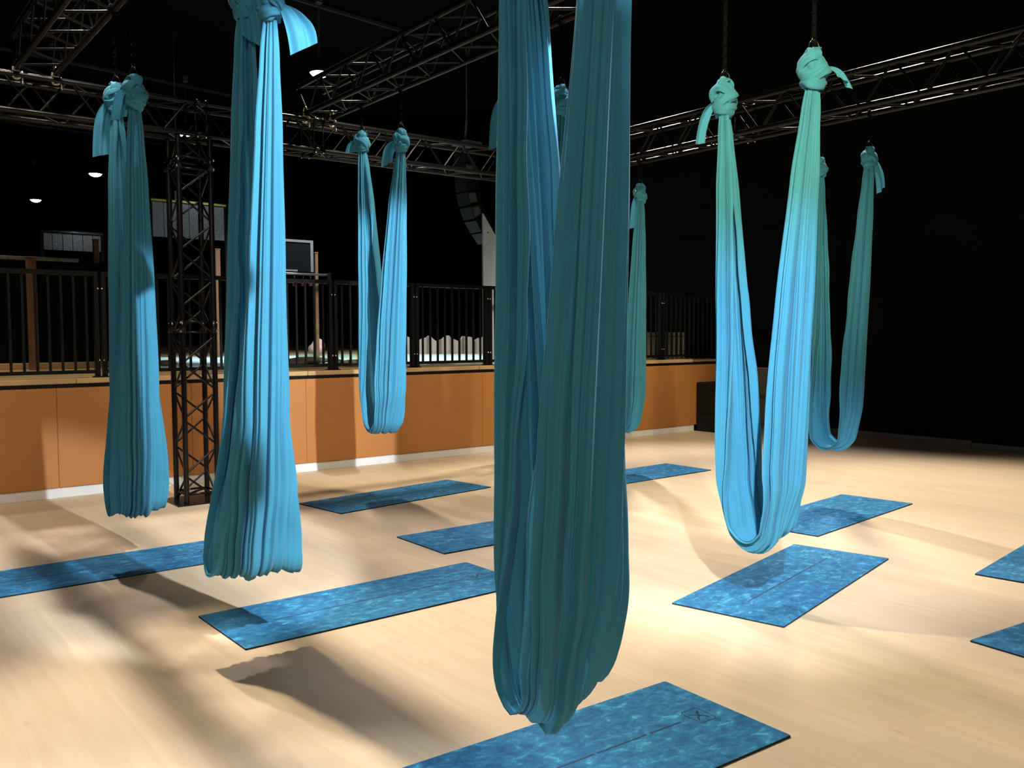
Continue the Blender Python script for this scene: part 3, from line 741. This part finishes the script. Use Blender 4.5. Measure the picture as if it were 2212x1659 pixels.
# ------------------------------------------------------------------ things by the far corner
a = atz(1508, 931); SX = a.x
r = thing('subwoofer', (SX, YW - 0.6, 0), 'black subwoofer cabinet with vent slots in the corner by the orange wall', 'speaker')
sp = [(SX, YW - 0.62, 0), (SX + 0.62, YW - 0.04, 0.78)]
MB().bbox(sp[0], sp[1], 0.012).build('cabinet', 'speaker', r)
MB().bbox((SX - 0.012, YW - 0.57, 0.30), (SX, YW - 0.09, 0.74), 0.004).build('grille', 'speaker', r)
MB().bbox((SX + 0.05, YW - 0.632, 0.30), (SX + 0.57, YW - 0.62, 0.74), 0.004).build('grille', 'speaker', r)
for i in range(4):
    MB().bbox((SX + 0.06 + i * 0.13, YW - 0.63, 0.05), (SX + 0.06 + i * 0.13 + 0.09, YW - 0.62, 0.13), 0.003).build('vent', 'black_paint', r)
for i in range(3):
    MB().bbox((SX + 0.08 + i * 0.17, YW - 0.632, 0.20), (SX + 0.08 + i * 0.17 + 0.12, YW - 0.62, 0.235), 0.003).build('vent', 'black_paint', r)
# framed grey panels in front of the black wall
FX = XW - 0.10; ya = atx(1626, 900, FX).y; yb = atx(1671, 900, FX).y; yc = atx(1724, 900, FX).y
r = thing('panel_frame', (FX, yb, 0), 'dark grey panels in an aluminium frame standing against the black wall', 'panel')
for y_ in (ya, yb, yc):
    MB().bbox((FX - 0.02, y_ - 0.025, 0.0), (FX + 0.02, y_ + 0.025, 1.20 if y_ == yb else 1.0), 0.003).build('upright', 'aluminium', r)
for z_ in (0.53, 0.99):
    MB().bbox((FX - 0.015, yc + 0.03, z_ - 0.015), (FX + 0.015, yb - 0.03, z_ + 0.015), 0.003).build('crossbar', 'aluminium', r)
    MB().bbox((FX - 0.015, yb + 0.03, z_ - 0.015), (FX + 0.015, ya - 0.03, z_ + 0.015), 0.003).build('crossbar', 'aluminium', r)
for (p, q) in ((yc, yb), (yb, ya)):
    for (z0, z1) in ((0.10, 0.51), (0.55, 0.97)):
        MB().bbox((FX - 0.006, p + 0.03, z0), (FX + 0.006, q - 0.03, z1), 0.002).build('panel', 'grey_panel', r)
MB().ball((FX - 0.02, ya - 0.05, 0.77), 0.012, 8, 6).build('latch', 'aluminium', r)

# ------------------------------------------------------------------ play area behind the railing
ZF = ZP + 0.03
def quad_slab(name, px, mt, label, cat, th=0.02, group=None):
    P = [atz(u, v, ZF) for u, v in px]; c = sum(P, Vector()) / len(P)
    o = fix_normals(MB().prism(P, (0, 0, th)).build(name, mt, None, (c.x, c.y, ZF))); return tag(o, label, cat, group)
quad_slab('putting_carpet', ((345, 797), (345, 774), (480, 772), (640, 770), (640, 793)), 'golf', 'pale aqua carpet behind the railing, around the truss tower', 'carpet')
quad_slab('putting_carpet', ((645, 793), (645, 767), (770, 767), (770, 790)), 'golf_green', 'green putting carpet behind the railing beside the narrow blue hammock', 'carpet')
quad_slab('putting_carpet', ((775, 790), (775, 767), (1085, 767), (1085, 786)), 'golf', 'pale aqua carpet behind the railing, near the white board', 'carpet')
def rock(u, v, s, mt, label, seed, group='rocks of the play area', z=ZF + 0.021):
    P = atz(u, v, z); rnd = random.Random(seed); vs = []; fs = []; n, m_ = 12, 8
    ph = [rnd.uniform(0, 6.28) for _ in range(4)]
    for i in range(m_ + 1):
        th = PI * i / m_
        for k in range(n):
            p = 2 * PI * k / n; q = 1 + 0.18 * math.sin(2 * p + ph[0] + th) + 0.14 * math.sin(3 * p - 2 * th + ph[1]) + 0.1 * math.sin(5 * p + ph[2])
            vs.append((P.x + s[0] * q * math.sin(th) * math.cos(p), P.y + s[1] * q * math.sin(th) * math.sin(p), P.z + s[2] * (1 - math.cos(th - PI) * -1) * 0.5 * 2 * 0.5 * 2 * 0.5 if False else P.z + s[2] * (1 + math.cos(th)) * (0.5 + 0.08 * math.sin(3 * p + ph[3]))))
    for i in range(m_):
        for k in range(n): fs.append((i * n + k, (i + 1) * n + k, (i + 1) * n + (k + 1) % n, i * n + (k + 1) % n))
    o = MB().add(vs, fs, True).build('rock', mt, None, tuple(P)); return tag(o, label, 'rock', group)
rock(686, 768, (0.14, 0.14, 0.30), 'rock_pink', 'pinkish boulder behind the railing beside the brown pole', 3)
rock(665, 786, (0.42, 0.16, 0.09), 'rock', 'low dark rock on the green carpet before the boulder', 5)
rock(636, 789, (0.16, 0.10, 0.06), 'rock', 'small dark rock at the end of the aqua carpet', 6)
rock(770, 789, (0.22, 0.12, 0.07), 'rock', 'dark rock beside the narrow blue hammock', 8)
rock(362, 790, (0.14, 0.12, 0.07), 'rock', 'dark rock on the aqua carpet beside the truss tower', 9)
rock(728, 786, (0.10, 0.10, 0.06), 'rock', 'small mossy rock next to the low dark rock', 12)
# brown timber posts
for (u, vt, wpx, yy, lab) in ((71, 558, 18, 12.6, 'stout brown post before the black partition'), (212, 520, 11, 13.2, 'brown post beside the long tailed hammock, taller than the railing'),
                              (472, 540, 11, 16.4, 'orange brown post seen past the truss tower'), (685, 548, 7, 13.6, 'thin brown pole behind the pinkish boulder')):
    b = aty(u, 700, yy); tp = aty(u, vt, yy).z; w = wpx / F_PX * (b - CAM).dot(FW) / 2
    r = thing('timber_post', (b.x, yy, ZF), lab, 'post')
    MB().bbox((b.x - w, yy - w, ZF), (b.x + w, yy + w, tp), 0.008).build('shaft', 'post_wood', r)
    MB().bbox((b.x - w * 1.12, yy - w * 1.12, tp), (b.x + w * 1.12, yy + w * 1.12, tp + 0.02), 0.004).build('cap', 'post_wood', r)
# black partition with a pale hem; the strip on top is a painted reflection
yp = 13.0; pt_ = aty(80, 563, 13.0).z; a = aty(-200, 700, yp); b = aty(345, 700, yp)
r = thing('net_partition', (a.x, yp, ZF), 'black net partition with a pale hem and a painted top reflection behind the brown posts', 'partition')
MB().box((a.x, yp, ZF + 0.06), (b.x, yp + 0.03, pt_)).build('net', 'wall_black', r)
MB().bbox((a.x, yp - 0.015, ZF), (b.x, yp + 0.045, ZF + 0.08), 0.01).build('hem', 'platform_wood', r)
MB().bbox((a.x, yp - 0.02, pt_), (aty(170, 555, yp).x, yp + 0.05, pt_ + 0.05), 0.01).build('painted_reflection', 'mesh_grey', r)
# grey mesh screens lit from above
def screen(px, yy, lab, rail=None):
    (u0, v0), (u1, v1) = px; a = aty(u0, v0, yy); b = aty(u1, v1, yy); c = aty(u1, v0, yy)
    z0, z1 = b.z, (a.z + c.z) / 2
    r = thing('mesh_screen', (a.x, yy, z0), lab, 'screen')
    n = 6
    for i in range(n):
        p, q = a.x + (b.x - a.x) * i / n, a.x + (b.x - a.x) * (i + 1) / n
        MB().bbox((p + 0.004, yy, z0), (q - 0.004, yy + 0.02, z1), 0.004).build('mesh_panel', 'mesh_grey', r)
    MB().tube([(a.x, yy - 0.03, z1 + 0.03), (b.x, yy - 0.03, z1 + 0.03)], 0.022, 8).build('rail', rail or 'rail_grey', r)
    for x_ in (a.x, b.x): MB().bbox((x_ - 0.03, yy - 0.01, ZF), (x_ + 0.03, yy + 0.04, z1 + 0.05), 0.004).build('leg', 'black_paint', r)
    return a, b, z1
s1 = screen(((325, 441), (488, 520)), 17.5, 'grey mesh screen under a rail painted with yellow light behind the truss tower', 'painted_lit_rail')
s2 = screen(((90, 506), (222, 545)), 18.0, 'grey mesh screen behind the stout brown post')
spot('screen_spot', (s1[0].x + 0.9, 17.05, s1[2] + 0.30), (s1[0].x + 0.9, 17.5, s1[2] - 0.05), 4, 150, 1.0, 0.05, COOL)
spot('screen_spot', (s2[1].x - 0.4, 17.6, s2[2] + 0.25), (s2[1].x - 0.4, 18.0, s2[2] - 0.05), 3, 150, 1.0, 0.05, COOL)
# basketball game: backboard, rod, red cups
yb_ = 13.6; a = aty(560, 530, yb_); b = aty(676, 520, yb_); z0 = aty(676, 588, yb_).z; z1 = b.z
r = thing('basketball_game', (b.x, yb_, ZF), 'black basketball backboard outlined in white with red buckets below', 'game')
bo = MB().bbox((a.x, yb_, z0), (b.x, yb_ + 0.03, z1), 0.004).build('backboard', 'wall_black', r)
for (p, q) in (((a.x, z1 - 0.04), (b.x, z1)), ((b.x - 0.05, z0), (b.x, z1 - 0.04)), ((a.x, z0 + 0.0), (b.x - 0.28, z0 + 0.03))):
    MB().box((p[0], yb_ - 0.008, p[1]), (q[0], yb_, q[1])).build('white_line', 'white_paint', r)
zr = aty(660, 588, yb_).z - 0.04
MB().tube([(a.x, yb_ - 0.1, zr), (b.x + 0.25, yb_ - 0.1, zr)], 0.018, 8).build('rod', 'rail_grey', r)
for u in (616, 636, 655, 671):
    p = aty(u, 612, yb_ - 0.1)
    MB().lathe((p.x, p.y, p.z - 0.04), [(0.03, 0), (0.045, 0.09), (0.047, 0.095)], 12).build('bucket', 'red', r)
    MB().tube([(p.x, p.y, p.z + 0.05), (p.x, p.y, zr)], 0.006, 6).build('hanger', 'white_paint', r)
for x_ in (a.x + 0.05, b.x + 0.22): MB().bbox((x_ - 0.03, yb_ - 0.13, ZF + 0.02), (x_ + 0.03, yb_ - 0.07, zr + 0.03), 0.004).build('leg', 'black_paint', r)
# wavy low divider and beige panel
yd = 16.0; a = aty(872, 740, yd); b = aty(1085, 740, yd); vs = []; n = 60
for i in range(n + 1):
    x_ = a.x + (b.x - a.x) * i / n; zt = aty(970, 731, yd).z + 0.05 * math.sin(i * 0.55) + 0.02 * math.sin(i * 1.3)
    vs += [(x_, yd + 0.03 * math.sin(i * 0.9), ZF), (x_, yd + 0.03 * math.sin(i * 0.9), zt), (x_, yd + 0.06 + 0.03 * math.sin(i * 0.9), zt), (x_, yd + 0.06 + 0.03 * math.sin(i * 0.9), ZF)]
fs = []
for i in range(n):
    for k in range(3): fs.append((i * 4 + k, i * 4 + k + 1, i * 4 + 5 + k, i * 4 + 4 + k))
o = fix_normals(MB().add(vs, fs).build('low_divider', 'beige', None, (a.x, yd, ZF))); tag(o, 'low beige divider with a wavy top behind the aqua carpet', 'divider')
ye = 10.6; a = aty(1340, 740, ye); b = aty(1536, 740, ye)
r = thing('low_panel_wall', (a.x, ye, ZF), 'low beige panel wall behind the railing near the far corner', 'wall')
MB().bbox((a.x, ye, ZF), (b.x, ye + 0.06, 1.50), 0.006).build('panel', 'beige', r)
MB().bbox((a.x, ye - 0.01, 1.51), (b.x, ye + 0.07, 1.58), 0.006).build('cap_board', 'beige', r)
# white board with a slanted top, just behind the railing
yv = 9.80; P = [aty(u, v, yv) for u, v in ((1044, 461), (1070, 508), (1071, 700), (1044, 700))]
P[2].z = ZF; P[3].z = ZF; P[3].x = P[0].x; P[2].x = P[1].x
r = thing('white_board', (P[3].x, yv, ZF), 'tall narrow white board with a slanted top behind the railing', 'board')
fix_normals(MB().prism(P, (0, 0.03, 0)).build('board', 'white_board', r))
for (u, v) in ((1054, 502), (1051, 530), (1066, 529)):
    p = aty(u, v, yv); MB().tube([(p.x, yv - 0.004, p.z), (p.x, yv + 0.004, p.z)], 0.010 if v < 510 else 0.005, 8).build('bolt', 'black_paint', r)
# curved line array hanging over the railing
px = [(1013, 322), (1014, 352), (1015, 382), (1018, 412), (1024, 442), (1034, 470), (1048, 496), (1064, 520)]
ya_ = 11.2; pts = [aty(u, v, ya_) for u, v in px]
r = thing('line_array', pts[0], 'curved black line array speaker hanging behind the railing', 'speaker')
MB().tube([aty(1008, 258, ya_), pts[0] + Vector((0, 0.1, 0.12))], 0.02, 6).build('hanging_strap', 'speaker_grey', r)
hs = pts[0] + Vector((0, 0.1, 0)); htop = aty(1008, 258, ya_)
MB().tube([htop, (htop.x, htop.y, CEIL)], 0.008, 6).build('steel_wire', 'rail_grey', r)
MB().box((pts[0].x - 0.12, ya_ - 0.06, pts[0].z + 0.08), (pts[0].x + 0.2, ya_ + 0.3, pts[0].z + 0.12)).build('bumper_frame', 'speaker_grey', r)
for i in range(len(pts) - 1):
    p, q = pts[i], pts[i + 1]; d = (q - p); L = d.length; d = d / L; s = Vector((d.z, 0, -d.x)); s = -s if s.x < 0 else s
    hw = 0.075
    poly = [p - s * hw + d * 0.01, p + s * 0.16 + d * 0.03, q + s * 0.16 - d * 0.03, q - s * hw - d * 0.01]
    c = fix_normals(MB().prism(poly, (0, 0.30, 0)).build('cabinet', 'speaker', r))
    if i in (1, 3, 4):  # grey patches painted where the cabinet sides catch light
        poly = [p - s * (hw - 0.01) + d * 0.03, p + s * 0.07 + d * 0.04, q + s * 0.07 - d * 0.04, q - s * (hw - 0.01) - d * 0.03]
        o = fix_normals(MB().prism([v_ + Vector((0, -0.006, 0)) for v_ in poly], (0, 0.006, 0)).build('painted_lit_side', 'speaker_grey', r))
# emergency exit sign
ys = 14.0; a = aty(378, 412, ys); b = aty(388, 432, ys)
r = thing('exit_sign', ((a.x + b.x) / 2, ys, a.z), 'small dim exit sign with a running figure, hanging behind the truss tower', 'sign')
MB().bbox((a.x, ys, b.z), (b.x, ys + 0.03, a.z), 0.004).build('box', 'sign_green', r)
cx, cz, h = (a.x + b.x) / 2, (a.z + b.z) / 2, (a.z - b.z)
fg = MB().ball((cx, ys - 0.003, cz + h * 0.26), h * 0.06, 8, 5, (1, 0.2, 1))
for (p, q) in (((0, 0.17), (-0.03, -0.05)), ((-0.03, -0.05), (0.09, -0.16)), ((0.09, -0.16), (0.04, -0.30)), ((-0.03, -0.05), (-0.10, -0.28)), ((0, 0.14), (0.13, 0.04)), ((0, 0.14), (-0.12, 0.05))):
    fg.tube([(cx + p[0] * h, ys - 0.003, cz + p[1] * h), (cx + q[0] * h, ys - 0.003, cz + q[1] * h)], h * 0.03, 6)
fg.build('running_figure', 'sign_white', r)
MB().tube([(cx, ys + 0.015, a.z), (cx, ys + 0.015, CEIL)], 0.006, 6).build('hanger_rod', 'rail_grey', r)
